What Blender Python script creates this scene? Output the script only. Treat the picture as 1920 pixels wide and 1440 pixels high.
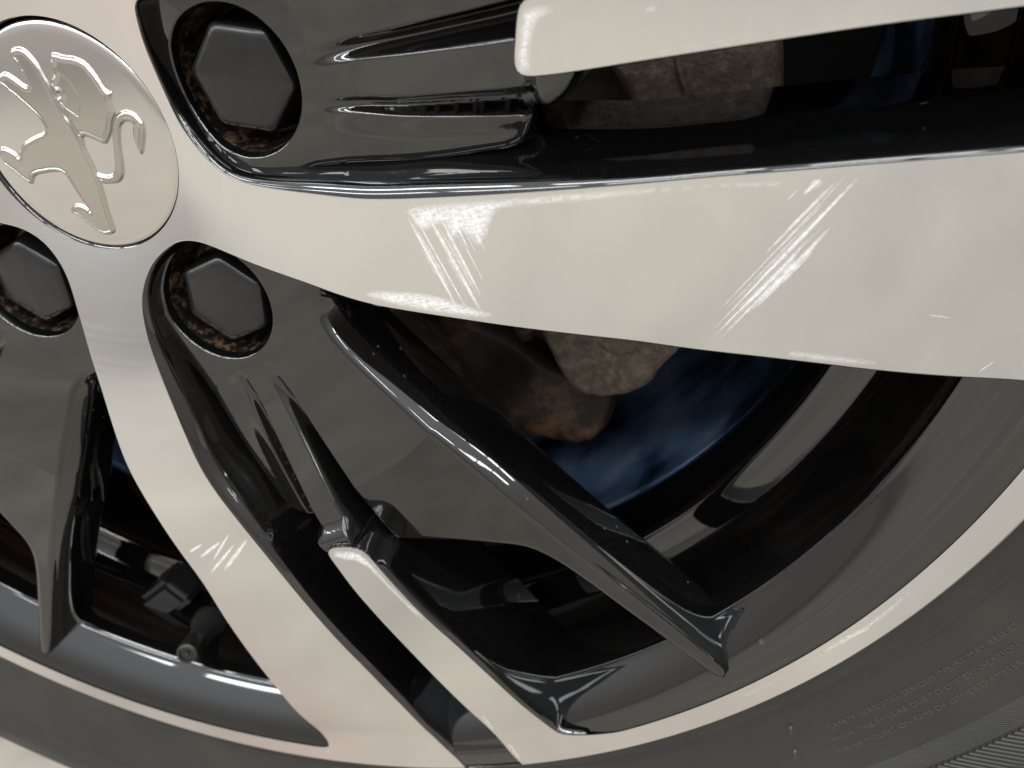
import bpy, bmesh, math, random
import numpy as np
from mathutils import Matrix, Vector
from mathutils.geometry import delaunay_2d_cdt
random.seed(4); rng = np.random.default_rng(4)
scene = bpy.context.scene
for o in list(bpy.data.objects): bpy.data.objects.remove(o)
R_ = math.radians
MM = 0.001
UP = 80.0                       # direction in the wheel's own frame that points up
ca, sa = math.cos(R_(90 - UP)), math.sin(R_(90 - UP))
# wheel frame (x, y in the wheel plane, z out of the wheel, millimetres) -> world (x right, y into the car, z up, metres)
W = Matrix(((ca, -sa, 0, 0), (0, 0, -1, 0), (sa, ca, 0, 0.352), (0, 0, 0, 1)))

# ---------------------------------------------------------------- camera
cam = bpy.data.objects.new('camera', bpy.data.cameras.new('camera'))
scene.collection.objects.link(cam); scene.camera = cam
cd = cam.data
cd.sensor_width = 7.0; cd.sensor_fit = 'HORIZONTAL'
cd.lens = 7.0 * 1485.3 / 1920
cd.clip_start = 0.005; cd.clip_end = 200
rt = Vector((0.9200945, -0.3198695, -0.2260743)); dn = Vector((-0.1541317, -0.8262683, 0.5417787)); fw = Vector((-0.3600965, -0.4636424, -0.8095469))
cm = Matrix.Identity(4)
for i in range(3):
    cm[i][0] = rt[i]; cm[i][1] = -dn[i]; cm[i][2] = -fw[i]; cm[i][3] = (172.816, 6.912, 179.778)[i] * MM
cam.matrix_world = W @ cm
cd.dof.use_dof = True; cd.dof.focus_distance = 0.205; cd.dof.aperture_fstop = 3.2

# ---------------------------------------------------------------- surroundings light: a bright hall, ceiling whiter than the walls
world = bpy.data.worlds.new('World'); scene.world = world; world.use_nodes = True
wn = world.node_tree; wn.nodes.clear()
wo = wn.nodes.new('ShaderNodeOutputWorld'); bg = wn.nodes.new('ShaderNodeBackground')
tc = wn.nodes.new('ShaderNodeTexCoord'); sp = wn.nodes.new('ShaderNodeSeparateXYZ'); cr = wn.nodes.new('ShaderNodeValToRGB')
wn.links.new(tc.outputs['Generated'], sp.inputs[0]); wn.links.new(sp.outputs[2], cr.inputs[0]); wn.links.new(cr.outputs[0], bg.inputs[0]); wn.links.new(bg.outputs[0], wo.inputs[0])
cr.color_ramp.interpolation = 'EASE'
cr.color_ramp.elements[0].position = 0.02; cr.color_ramp.elements[0].color = (0.40, 0.37, 0.335, 1)
cr.color_ramp.elements[1].position = 0.62; cr.color_ramp.elements[1].color = (0.90, 0.95, 1.0, 1)
bg.inputs[1].default_value = 1.4
scene.view_settings.view_transform = 'Standard'; scene.view_settings.look = 'None'
scene.view_settings.exposure = 0.08; scene.view_settings.gamma = 1.0
scene.render.engine = 'CYCLES'
scene.cycles.max_bounces = 10; scene.cycles.glossy_bounces = 8
scene.cycles.sample_clamp_indirect = 6

# ---------------------------------------------------------------- ceiling tube lamps
def tube(x, y, rot=0.0, power=25.0, col=(1.0, 1.0, 0.99)):
    d = bpy.data.lights.new('tube_light', 'AREA'); d.shape = 'RECTANGLE'; d.size = 1.25; d.size_y = 0.30
    d.energy = power; d.color = col
    o = bpy.data.objects.new('tube_light', d); scene.collection.objects.link(o)
    o.location = (x, y, 2.75); o.rotation_euler = (0, 0, rot)
for yy in (-0.95, -2.6):
    for xx in (-6.1, -4.6, -3.1, -1.6, -0.1, 1.4, 2.9, 4.4, 5.9, 7.4, 8.9):
        tube(xx, yy)

# ---------------------------------------------------------------- measured outlines, millimetres in the wheel's own frame
T_U0 = [[41.75,23.27],[39.85,19.86],[37.54,15.57],[35.91,9.63],[34.77,2.83],[34.17,-3.74],[35.91,-9.89],[38.95,-15.47],[43.13,-19.73],[49.15,-22.78],[59.62,-26.03],[69.83,-28.85],[79.9,-31.67],[87.99,-33.28],[99.73,-35.16],[122.17,-38.64],[145.24,-42.24],[160.65,-44.7],[175.21,-47.6],[189.26,-50.45],[213.94,-56.28]]
T_L1 = [[35.08,4.07],[36.63,8.63],[39.44,12.91],[44.56,18.07],[51.01,24.1],[58.77,32.26],[64.36,38.3],[69.4,43.2],[76.2,50.81],[82.03,58.96],[90.15,70.67],[98.03,81.6],[105.42,92.12],[114.89,105.41],[120.9,112.56],[136.41,131.8],[153.43,150.11],[170.29,169.04]]
T_U1 = [[35.08,4.07],[34.63,-2.6],[35.48,-8.57],[38.24,-14.48],[41.66,-18.75],[45.78,-21.7],[51.67,-24.89],[58.33,-27.33],[67.81,-30.52],[78.13,-34.05],[88.74,-37.67],[98.01,-39.15],[107.05,-39.6],[125.35,-40.41],[144.95,-42.48],[163.3,-44.98],[183.65,-47.62],[208.49,-54.08],[234.63,-64.85],[251.77,-64.51]]
T_SCW = [[260.06,-38.53],[257.67,-39.38],[243.53,-38.03],[223.49,-32.25],[203.97,-27.48],[181.44,-23.49],[161.52,-21.67],[147.1,-20.51],[136.69,-18.83],[132.82,-18.63]]
T_SCCW = [[131.89,-16.51],[135.72,-7.48],[138.75,-6.22],[149.66,-6.67],[167.54,-7.1],[184.78,-6.43],[205.37,-8.16],[229.73,-12.48],[244.68,-14.47],[250.05,-11.79]]
T_LIP = [[252.71,-5.73],[254.15,4.96],[253.55,18.1],[249.31,51.49],[243.51,76.7],[236.03,97.95],[222.34,125.35],[205.37,149.88],[196.59,161.21]]
T_L2 = [[37.58,-11.05],[35.56,-6.61],[34.86,-1.28],[35.57,3.56],[37.84,9.01],[41.15,13.66],[47.79,20.26],[51.61,24.12],[56.98,29.33],[63.91,36.69],[72.4,44.77],[82.41,54.89],[91.7,69.42],[98.99,81.63],[106.46,95.43],[115.66,106.55],[128.64,122.63],[142.66,139.11],[162.34,157.69],[180.23,177.97]]
T_LIP2 = [[198.16,163.22],[211.77,142.08],[221.87,119.03],[228.84,94.79],[234.25,70.24],[239.92,54.35],[247.91,38.52]]
T_S0 = [[132.47,-2.89],[131.48,-4.49],[127.47,-13.7],[127.32,-14.79],[128.07,-15.61],[136.88,-17.12],[151.08,-18.91],[172.1,-21.96],[191.65,-25.14],[214.11,-29.72]]
LION = {"limb":[[-2.08,23.45],[-1.02,23.8],[0.92,23.56],[2.46,22.51],[3.25,20.59],[3.77,18.83],[3.8,16.18],[3.88,13.34],[3.62,10.79],[3.65,10.3],[3.36,8.2],[3.32,6.11],[3.67,4.39],[3.68,2.47],[3.42,-1.38],[2.86,-5.7],[2.53,-8.96],[1.88,-11.7],[0.22,-15.72],[-1.43,-19.84],[-2.29,-22.71],[-3.17,-25.09],[-7.42,-24.68],[-9.37,-21.48],[-11.09,-18.04],[-13.2,-16.27],[-11.41,-15.28],[-9.0,-14.73],[-6.56,-17.02],[-6.68,-18.01],[-6.72,-15.97],[-7.07,-13.1],[-7.09,-9.86],[-7.05,-6.19],[-10.35,-5.07],[-12.76,-4.83],[-17.3,-4.32],[-19.99,-6.85],[-21.66,-4.31],[-23.58,-1.08],[-26.14,2.16],[-25.15,3.26],[-22.94,4.36],[-21.33,4.36],[-18.62,1.89],[-18.67,0.45],[-16.97,2.03],[-14.4,3.48],[-9.91,4.0],[-4.7,4.1],[-4.53,6.58],[-4.93,8.75],[-6.74,12.06],[-8.29,14.96],[-9.21,15.58],[-9.19,16.55],[-10.35,17.68],[-10.43,19.02],[-9.14,19.74],[-7.26,19.93],[-5.51,18.55],[-2.84,14.54],[-1.88,16.97],[-2.08,19.4],[-1.88,20.84],[-2.62,22.34]],"torso":[[3.67,4.39],[3.36,8.2],[3.55,10.32],[5.6,10.44],[5.63,11.75],[4.41,11.22],[4.42,13.62],[5.82,14.94],[7.36,15.35],[7.32,17.28],[8.91,18.7],[9.04,19.79],[10.51,19.19],[11.79,18.22],[14.54,17.24],[16.71,15.55],[17.54,13.63],[18.08,11.15],[18.29,8.53],[18.77,7.62],[19.64,7.07],[18.34,6.27],[17.85,4.54],[17.43,2.23],[15.73,1.38],[13.86,-0.8],[11.88,-2.31],[10.03,-3.32],[7.78,-1.32],[5.61,0.47],[4.32,-0.24],[3.59,-2.13],[3.31,0.04]],"tail":[[2.42,-8.69],[3.37,-9.91],[6.08,-10.86],[7.97,-10.4],[9.31,-8.84],[11.24,-5.6],[13.12,-2.42],[15.52,0.54],[17.57,2.11],[20.48,2.48],[22.73,1.18],[23.44,-1.45],[23.24,-2.95],[21.27,-5.56],[18.2,-8.87],[18.33,-6.13],[19.26,-3.2],[21.0,-1.21],[20.21,0.12],[18.24,0.23],[16.31,-1.03],[13.99,-4.49],[11.93,-8.6],[10.14,-11.45],[8.02,-12.82],[5.9,-12.75],[1.66,-11.74]]}
STREAKS = [[[91.45,-37.25],[95.86,-62.6],5],[[93.33,-37.34],[98.2,-63.38],3],[[96.8,-37.73],[101.51,-64.17],7],[[99.61,-38.52],[102.95,-60.22],4],[[102.69,-38.86],[103.88,-48.3],3],[[105.84,-37.86],[107.75,-49.01],5],[[107.72,-38.24],[108.44,-45.28],6],[[185.55,-51.56],[159.83,-71.79],4.5],[[185.13,-51.87],[151.71,-78.6],3],[[178.77,-50.07],[175.03,-52.29],5],[[181.54,-51.22],[165.66,-63.16],3],[[179.47,-60.2],[164.04,-72.87],5],[[178.6,-60.77],[152.98,-80.99],3],[[176.57,-63.15],[160.21,-75.87],3.5],[[175.25,-61.58],[151.31,-80.6],2.5],[[172.87,-63.91],[158.06,-75.34],6],[[195.52,-86.05],[200.1,-88.41],1.5],[[204.45,-104.96],[208.61,-102.72],1.8]]
STREAKS_LOW = [[[-25.04,-135.98],[-9.11,-125.34],6],[[-25.47,-129.03],[-13.66,-123.76],7],[[-19.1,-135.41],[-2.99,-123.87],8],[[-20.83,-130.67],[-8.98,-121.12],5],[[-28.45,-126.45],[-21.43,-123.95],6]]
SCUFFS = [[[91.01,-35.89],[97.54,-35.98],[110.63,-37.61],[129.78,-40.25],[145.11,-42.77],[173.12,-48.41],[171.98,-49.41],[169.02,-49.12],[159.27,-46.44],[144.75,-44.18],[131.41,-42.74],[117.35,-40.6],[113.46,-40.65],[109.7,-45.52],[105.83,-48.66],[104.43,-43.24],[100.66,-45.76],[99.94,-40.48],[93.33,-42.5],[91.87,-37.32]],[[71.53,-53.86],[74.48,-53.56],[83.41,-55.12],[91.69,-57.34],[97.72,-60.78],[105.52,-64.81],[101.12,-65.24],[95.17,-63.63],[81.6,-59.39],[75.42,-56.97],[72.01,-55.36]],[[167.4,-86.69],[175.81,-90.43],[185.26,-94.85],[184.07,-95.94],[175.56,-92.53],[166.05,-88.19]],[[131.38,-5.41],[132.91,-4.15],[139.4,-5.54],[138.0,-6.62],[134.07,-7.16],[130.65,-13.06],[130.91,-14.95],[128.52,-15.32],[127.52,-14.23]],[[151.42,-17.56],[178.89,-22.0],[212.48,-28.56],[213.7,-29.41],[191.68,-24.88],[172.14,-21.69],[151.17,-18.55]],[[153.41,-10.39],[155.58,-10.69],[156.78,-11.7],[155.23,-12.14],[153.48,-11.32]],[[24.77,-131.15],[34.18,-131.96],[36.77,-135.57],[40.11,-147.38],[46.0,-162.38],[43.61,-163.47],[37.39,-144.87],[34.26,-136.86],[25.5,-134.62]],[[40.35,-219.05],[42.45,-223.88],[40.54,-235.86],[38.04,-236.63]],[[40.84,-243.38],[43.22,-245.91],[44.1,-256.15],[42.3,-256.2]],[[159.4,-200.0],[170.15,-190.55],[176.05,-188.69],[174.42,-190.83],[168.25,-194.58],[160.81,-200.8]],[[131.33,-220.22],[146.1,-211.13],[163.44,-197.83],[164.91,-197.91],[147.69,-211.18],[132.92,-220.8]],[[163.44,-197.83],[176.31,-186.04],[188.28,-173.17],[188.76,-173.83],[177.59,-187.24],[164.91,-197.91]]]

# ---------------------------------------------------------------- helpers
def link(o, parent=None):
    scene.collection.objects.link(o)
    if parent is not None: o.parent = parent
    return o
def empty(name, M=None, parent=None):
    o = bpy.data.objects.new(name, None); o.empty_display_size = 0.02
    link(o, parent)
    if M is not None: o.matrix_world = M
    return o
def tag(o, label=None, cat=None, group=None, kind=None):
    for k, v in (('label', label), ('category', cat), ('group', group), ('kind', kind)):
        if v: o[k] = v
    return o
def mesh(name, V, F, mats, mi=None, N=None, smooth=True, scale=MM):
    me = bpy.data.meshes.new(name)
    V = np.asarray(V, float) * scale
    if N is not None:                                   # wind every face to agree with its given normals
        F2 = []
        for f in F:
            f = list(map(int, f)); p = V[f]; fn = np.cross(p[1] - p[0], p[-1] - p[0]); F2.append(f if fn @ N[f].sum(0) >= 0 else f[::-1])
        F = F2
    me.from_pydata(V.tolist(), [], [list(map(int, f)) for f in F])
    for m in (mats if isinstance(mats, (list, tuple)) else [mats]): me.materials.append(m)
    if mi is not None: me.polygons.foreach_set('material_index', np.asarray(mi, np.int32))
    if smooth: me.polygons.foreach_set('use_smooth', [True] * len(F))
    me.update()
    if N is not None: me.normals_split_custom_set_from_vertices([tuple(n) for n in N])
    return me
def obj(name, me, parent=None):
    return link(bpy.data.objects.new(name, me), parent)
def lathe(name, prof, mat, n=256, a0=0.0, a1=360.0, sharp=35, cap=False):
    full = abs(a1 - a0 - 360) < 1e-6
    m = n if full else n + 1
    ang = np.radians(np.linspace(a0, a1, n + 1)[:m]); V = []
    for r, z in prof: V += [(r * c, r * s, z) for c, s in zip(np.cos(ang), np.sin(ang))]
    F = []
    for i in range(len(prof) - 1):
        for j in range(n):
            k = (j + 1) % m
            F.append((i * m + j, i * m + k, (i + 1) * m + k, (i + 1) * m + j))
    if cap: F.append(tuple(range((len(prof) - 1) * m, len(prof) * m)))
    me = mesh(name, V, F, mat)
    if sharp:
        bm = bmesh.new(); bm.from_mesh(me)
        for e in bm.edges:
            if len(e.link_faces) == 2 and e.calc_face_angle(0) > R_(sharp): e.smooth = False
        bm.to_mesh(me); bm.free()
    return me
def fixnorm(me):
    bm = bmesh.new(); bm.from_mesh(me); bmesh.ops.recalc_face_normals(bm, faces=bm.faces); bm.to_mesh(me); bm.free()
def box(name, c, s, mat, bevel=0.0, rot=None):
    bm = bmesh.new(); bmesh.ops.create_cube(bm, size=1)
    for v in bm.verts: v.co = Vector((v.co.x * s[0], v.co.y * s[1], v.co.z * s[2]))
    if bevel: bmesh.ops.bevel(bm, geom=bm.edges[:] , offset=bevel, segments=3, affect='EDGES')
    if rot is not None: bmesh.ops.rotate(bm, cent=(0, 0, 0), matrix=rot, verts=bm.verts)
    for v in bm.verts: v.co = (v.co + Vector(c)) * MM
    for f in bm.faces: f.smooth = False
    me = bpy.data.meshes.new(name); bm.to_mesh(me); bm.free(); me.materials.append(mat); return me
def rotz(P, deg):
    P = np.asarray(P, float); c, s = math.cos(R_(deg)), math.sin(R_(deg)); Q = P.copy()
    Q[:, 0] = P[:, 0] * c - P[:, 1] * s; Q[:, 1] = P[:, 0] * s + P[:, 1] * c; return Q
def polar(L): return np.array([(r * math.cos(R_(t)), r * math.sin(R_(t))) for r, t in L])
def inside(P, poly):
    x, y = P[:, 0], P[:, 1]; r = np.zeros(len(P), bool); a = poly; b = np.roll(poly, -1, 0)
    for (x1, y1), (x2, y2) in zip(a, b):
        if y1 == y2: continue
        c = ((y1 > y) != (y2 > y)) & (x < (x2 - x1) * (y - y1) / (y2 - y1) + x1); r ^= c
    return r
def segdist(P, poly, closed=True):
    d = np.full(len(P), 1e9); a = poly if closed else poly[:-1]; b = np.roll(poly, -1, 0) if closed else poly[1:]
    for p, q in zip(a, b):
        e = q - p; L = max((e @ e), 1e-9); t = np.clip(((P - p) @ e) / L, 0, 1)
        d = np.minimum(d, np.hypot(*(P - p - t[:, None] * e).T))
    return d
def chaikin(P, A, n=2):
    for _ in range(n):
        Q = np.roll(P, -1, 0); B = np.roll(A, -1, 0)
        P = np.stack([.75 * P + .25 * Q, .25 * P + .75 * Q], 1).reshape(-1, 2)
        A = np.stack([.75 * A + .25 * B, .25 * A + .75 * B], 1).reshape(-1, A.shape[1])
    return P, A
def resample(P, A, step):
    Q = np.vstack([P, P[:1]]); B = np.vstack([A, A[:1]]); s = np.r_[0, np.cumsum(np.hypot(*np.diff(Q, axis=0).T))]
    n = max(8, int(s[-1] / step)); t = np.linspace(0, s[-1], n + 1)[:-1]
    return np.c_[np.interp(t, s, Q[:, 0]), np.interp(t, s, Q[:, 1])], np.stack([np.interp(t, s, B[:, i]) for i in range(B.shape[1])], 1)
def area(P): return 0.5 * np.sum(P[:, 0] * np.roll(P[:, 1], -1) - np.roll(P[:, 0], -1) * P[:, 1])
def onormal(P):
    """unit normals of a closed polygon, to the right of its direction of travel"""
    t = sum(np.roll(P, -i, 0) - np.roll(P, i, 0) for i in (1, 2, 3)); t /= np.maximum(np.hypot(*t.T), 1e-9)[:, None]
    return np.c_[t[:, 1], -t[:, 0]]
def tri_region(loops, region, inner, spacing, extra=None, near=None):
    """constrained triangulation: loops = closed polygons, inner(P) = signed test for where faces are kept"""
    pts = []; edges = []
    for L in loops:
        n0 = len(pts); pts += L.tolist(); m = len(L)
        edges += [(n0 + i, n0 + (i + 1) % m) for i in range(m)]
    x0, y0, x1, y1 = region
    gy = np.arange(y0, y1, spacing * .866); G = []
    for i, y in enumerate(gy): G.append(np.c_[np.arange(x0 + (i % 2) * spacing / 2, x1, spacing), np.full(len(np.arange(x0 + (i % 2) * spacing / 2, x1, spacing)), y)])
    G = np.vstack(G); G = G[inner(G)]
    if near is not None: G = G[~near(G)]
    if extra is not None: G = np.vstack([G, extra])
    for L in loops: G = G[segdist(G, L) > spacing * .45]
    pts += G.tolist()
    vs, es, fs, ov, oe, of = delaunay_2d_cdt([Vector(p) for p in pts], edges, [], 0, 1e-4)
    P = np.array([tuple(v) for v in vs]); T = np.array([tuple(f) for f in fs])
    c = P[T].mean(1); T = T[inner(c)]
    return P, T

# ---------------------------------------------------------------- materials
def mat(name, col, rough=0.5, metal=0.0, coat=0.0, coat_rough=0.03, spec=0.5):
    m = bpy.data.materials.new(name); m.use_nodes = True; b = m.node_tree.nodes['Principled BSDF']
    b.inputs['Base Color'].default_value = (*col, 1); b.inputs['Roughness'].default_value = rough; b.inputs['Metallic'].default_value = metal
    b.inputs['Coat Weight'].default_value = coat; b.inputs['Coat Roughness'].default_value = coat_rough; b.inputs['Specular IOR Level'].default_value = spec
    return m, m.node_tree, b
def N(nt, t, **kw):
    n = nt.nodes.new(t)
    for k, v in kw.items():
        if isinstance(v, (int, float, str, bool)) and hasattr(n, k): setattr(n, k, v)
    return n
def objco(nt): return N(nt, 'ShaderNodeTexCoord').outputs['Object']
def noise(nt, scale, detail=4, rough=0.55, vec=None):
    n = N(nt, 'ShaderNodeTexNoise'); n.inputs['Scale'].default_value = scale; n.inputs['Detail'].default_value = detail; n.inputs['Roughness'].default_value = rough
    nt.links.new(vec if vec is not None else objco(nt), n.inputs['Vector']); return n.outputs['Fac']
def ramp(nt, fac, stops):
    r = N(nt, 'ShaderNodeValToRGB'); nt.links.new(fac, r.inputs[0]); e = r.color_ramp.elements
    while len(e) < len(stops): e.new(0.5)
    for el, (p, c) in zip(e, stops):
        el.position = p; el.color = (*c, 1) if isinstance(c, (tuple, list)) else (c, c, c, 1)
    return r.outputs[0]
def mth(nt, op, a, b=None):
    n = N(nt, 'ShaderNodeMath', operation=op)
    for i, v in enumerate((a, b)):
        if v is None: continue
        if isinstance(v, (int, float)): n.inputs[i].default_value = v
        else: nt.links.new(v, n.inputs[i])
    return n.outputs[0]
def mixc(nt, f, a, b):
    n = N(nt, 'ShaderNodeMix', data_type='RGBA')
    for s, v in ((n.inputs[0], f), (n.inputs[6], a), (n.inputs[7], b)):
        if isinstance(v, (tuple, list)): s.default_value = (*v, 1)
        elif isinstance(v, (int, float)): s.default_value = v
        else: nt.links.new(v, s)
    return n.outputs[2]
def bump(nt, b, h, strength=0.2, dist=0.0002, coat=False):
    n = N(nt, 'ShaderNodeBump'); n.inputs['Strength'].default_value = strength; n.inputs['Distance'].default_value = dist
    nt.links.new(h, n.inputs['Height']); nt.links.new(n.outputs[0], b.inputs['Normal'])
    if coat: nt.links.new(n.outputs[0], b.inputs['Coat Normal'])

# diamond-turned aluminium under clear lacquer
def make_silver():
    m, nt, b = mat('machined_aluminium', (0.80, 0.775, 0.735), 0.26, 1.0, 0.35, 0.05)
    co = objco(nt); s = N(nt, 'ShaderNodeSeparateXYZ'); nt.links.new(co, s.inputs[0])
    r = mth(nt, 'SQRT', mth(nt, 'ADD', mth(nt, 'MULTIPLY', s.outputs[0], s.outputs[0]), mth(nt, 'MULTIPLY', s.outputs[1], s.outputs[1])))
    cx = N(nt, 'ShaderNodeCombineXYZ'); nt.links.new(r, cx.inputs[0])
    rings = noise(nt, 2600, 2, 0.5, cx.outputs[0])
    broad = noise(nt, 6, 1, 0.4)
    nt.links.new(ramp(nt, broad, [(0.32, (0.72, 0.65, 0.645)), (0.45, (0.685, 0.67, 0.665)), (0.55, (0.69, 0.69, 0.675)), (0.68, (0.56, 0.572, 0.585))]), b.inputs['Base Color'])
    nt.links.new(ramp(nt, noise(nt, 420, 3, 0.6, cx.outputs[0]), [(0.3, 0.13), (0.7, 0.23)]), b.inputs['Roughness'])
    t = N(nt, 'ShaderNodeTangent', direction_type='RADIAL', axis='Z'); nt.links.new(t.outputs[0], b.inputs['Tangent'])
    b.inputs['Anisotropic'].default_value = 0.55
    bump(nt, b, rings, 0.10, 0.00003)
    return m
# gloss black paint with a film of road dust and dried water spots
def make_black(dust=0.35, name='gloss_black_paint', spots=True):
    m, nt, b = mat(name, (0.003, 0.0032, 0.0036), 0.04, 0.0, 0.0)
    b.inputs['IOR'].default_value = 1.75
    film = noise(nt, 30, 3, 0.5); fine = noise(nt, 900, 3, 0.7)
    vo = N(nt, 'ShaderNodeTexVoronoi'); vo.inputs['Scale'].default_value = 110 if dust < .4 else 230; vo.inputs['Randomness'].default_value = 1.0; nt.links.new(objco(nt), vo.inputs['Vector'])
    sp_ = ramp(nt, vo.outputs['Distance'], [(0.0, 1.0), (0.085, 0.9), (0.11, 0.0)])
    pick = ramp(nt, noise(nt, 60, 2, 0.5), [(0.60 - .1 * (dust > .4), 0.0), (0.66 - .1 * (dust > .4), 1.0)])
    f = mth(nt, 'MULTIPLY', ramp(nt, film, [(0.25, 0.1), (0.75, 1.0)]), ramp(nt, fine, [(0.42, 0.05), (0.72, 1.0)]))
    f = mth(nt, 'MULTIPLY', f, dust * 0.045)
    if spots: f = mth(nt, 'MAXIMUM', f, mth(nt, 'MULTIPLY', mth(nt, 'MULTIPLY', sp_, pick), 0.2 if dust < .4 else .30))
    nt.links.new(mixc(nt, f, (0.0022, 0.0021, 0.0021), (0.17, 0.18, 0.19)), b.inputs['Base Color'])
    nt.links.new(ramp(nt, f, [(0.0, 0.035), (0.3, 0.25)]), b.inputs['Roughness'])
    bump(nt, b, noise(nt, 60, 1, 0.3), 0.02, 0.0002)
    return m
def make_rust(name, a, c, d, rough=0.75, sc=120, bs=0.5):
    m, nt, b = mat(name, a, rough, 0.0, spec=0.3)
    n = noise(nt, sc, 7, 0.65)
    nt.links.new(ramp(nt, n, [(0.3, a), (0.5, c), (0.68, d)]), b.inputs['Base Color'])
    bump(nt, b, noise(nt, sc * 3, 5, 0.6), bs, 0.0006); return m
SILVER = make_silver(); BLACK = make_black(); DUSTY = make_black(0.5, 'dusty_gloss_black_paint')
CAPM, _n, _b = mat('lacquered_cap', (0.56, 0.55, 0.53), 0.16, 1.0, 0.6, 0.03)
bump(_n, _b, noise(_n, 700, 2), 0.03, 0.0001)
BOLTM, _n, _b = mat('satin_black_plastic', (0.008, 0.008, 0.0085), 0.27)
bump(_n, _b, noise(_n, 900, 3), 0.12, 0.0001)
_nt = _n; _nt.links.new(ramp(_nt, noise(_nt, 80, 5), [(0.35, 0.20), (0.7, 0.34)]), _b.inputs['Roughness'])
RUST = make_rust('rusty_steel', (0.10, 0.045, 0.022), (0.22, 0.11, 0.06), (0.40, 0.22, 0.13))
DRUST = make_rust('dark_rusty_casting', (0.012, 0.009, 0.007), (0.018, 0.012, 0.008), (0.15, 0.085, 0.05), 0.5, 38, 0.8)
CAST = make_rust('weathered_casting', (0.075, 0.058, 0.045), (0.135, 0.108, 0.085), (0.23, 0.19, 0.155), 0.42, 260, 1.0)
DIRT = make_rust('rusty_black_pocket', (0.004, 0.004, 0.0045), (0.008, 0.006, 0.005), (0.10, 0.062, 0.04), 0.3, 380, 0.4)
DARK = make_rust('sooty_steel', (0.02, 0.017, 0.015), (0.04, 0.03, 0.025), (0.09, 0.06, 0.045), 0.6, 90, 0.4)
LINER, _n, _b = mat('black_liner_plastic', (0.012, 0.012, 0.013), 0.7)
bump(_n, _b, noise(_n, 300, 3), 0.3, 0.0004)
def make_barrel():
    m, nt, b = mat('blue_reflection_barrel_paint', (0.01, 0.01, 0.012), 0.28)
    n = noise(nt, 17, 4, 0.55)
    nt.links.new(ramp(nt, n, [(0.36, (0.004, 0.006, 0.012)), (0.42, (0.03, 0.06, 0.12)), (0.53, (0.13, 0.22, 0.38)), (0.66, (0.28, 0.38, 0.52)), (0.75, (0.06, 0.05, 0.05))]), b.inputs['Base Color'])  # blue reflection inside the rim, painted into the base colour as mottling
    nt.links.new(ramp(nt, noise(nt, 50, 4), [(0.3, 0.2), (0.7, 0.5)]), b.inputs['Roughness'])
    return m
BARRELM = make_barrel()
def make_rubber():
    m, nt, b = mat('tyre_rubber', (0.03, 0.03, 0.029), 0.55)
    nt.links.new(ramp(nt, noise(nt, 30, 5), [(0.35, (0.012, 0.013, 0.013)), (0.55, (0.016, 0.016, 0.015)), (0.72, (0.025, 0.020, 0.016))]), b.inputs['Base Color'])
    nt.links.new(ramp(nt, noise(nt, 45, 4), [(0.3, 0.45), (0.7, 0.62)]), b.inputs['Roughness'])
    bump(nt, b, noise(nt, 1400, 3), 0.15, 0.0001); return m
RUBBER = make_rubber()
def make_scuff():
    m, nt, b = mat('scraped_bare_aluminium', (0.90, 0.90, 0.885), 0.6, 0.0)
    at = N(nt, 'ShaderNodeVertexColor', layer_name='edge')
    uv = N(nt, 'ShaderNodeUVMap', uv_map='UVMap'); mp = N(nt, 'ShaderNodeMapping'); mp.inputs['Scale'].default_value = (2.0, 60.0, 1.0)
    nt.links.new(uv.outputs[0], mp.inputs[0]); n1 = noise(nt, 1.0, 4, 0.7, mp.outputs[0]); n2 = noise(nt, 900, 3, 0.6)
    f = mth(nt, 'MULTIPLY', at.outputs[0], ramp(nt, mth(nt, 'ADD', mth(nt, 'MULTIPLY', n1, 0.6), mth(nt, 'MULTIPLY', n2, 0.5)), [(0.36, 0.0), (0.70, 0.72)]))
    nt.links.new(f, b.inputs['Alpha']); bump(nt, b, n2, 0.12, 0.0001); return m
SCUFF = make_scuff()
def make_floor():
    m, nt, b = mat('worn_concrete', (0.45, 0.42, 0.36), 0.7)
    nt.links.new(ramp(nt, noise(nt, 6, 8, 0.65), [(0.3, (0.20, 0.175, 0.145)), (0.5, (0.285, 0.254, 0.215)), (0.7, (0.37, 0.335, 0.28))]), b.inputs['Base Color'])
    bump(nt, b, noise(nt, 90, 6), 0.4, 0.002); return m

# ---------------------------------------------------------------- profile of the wheel face (mm)
def zs(r):
    r = np.asarray(r, float); x = (r - 45) / 200; a = 5.64 + 55.38 * x - 32.6 * x * x - 19.28 * x ** 3
    b = 9.9 + 1.2 * np.log1p(np.exp(np.clip((a - 9.9) / 1.2, -30, 30)))
    w = np.clip((r - 185) / 40, 0, 1); w = w * w * (3 - 2 * w); return a * (1 - w) + b * w
def zb(r): return np.interp(r, [0, 36, 44, 52, 60, 78, 97, 122, 150, 180, 249, 300], [-4, -2.2, 1.2, 2.9, 3.3, 4.4, 7.2, 11, 11, 10, 7.7, 7])
def surf_n(P, fz=zs):
    r = np.maximum(np.hypot(P[:, 0], P[:, 1]), 1e-3); d = (fz(r + .5) - fz(r - .5)); n = np.c_[-d * P[:, 0] / r, -d * P[:, 1] / r, np.ones(len(P))]
    return n / np.linalg.norm(n, axis=1)[:, None]

sst_ = lambda x: np.clip(x, 0, 1) ** 2 * (3 - 2 * np.clip(x, 0, 1))
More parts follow.
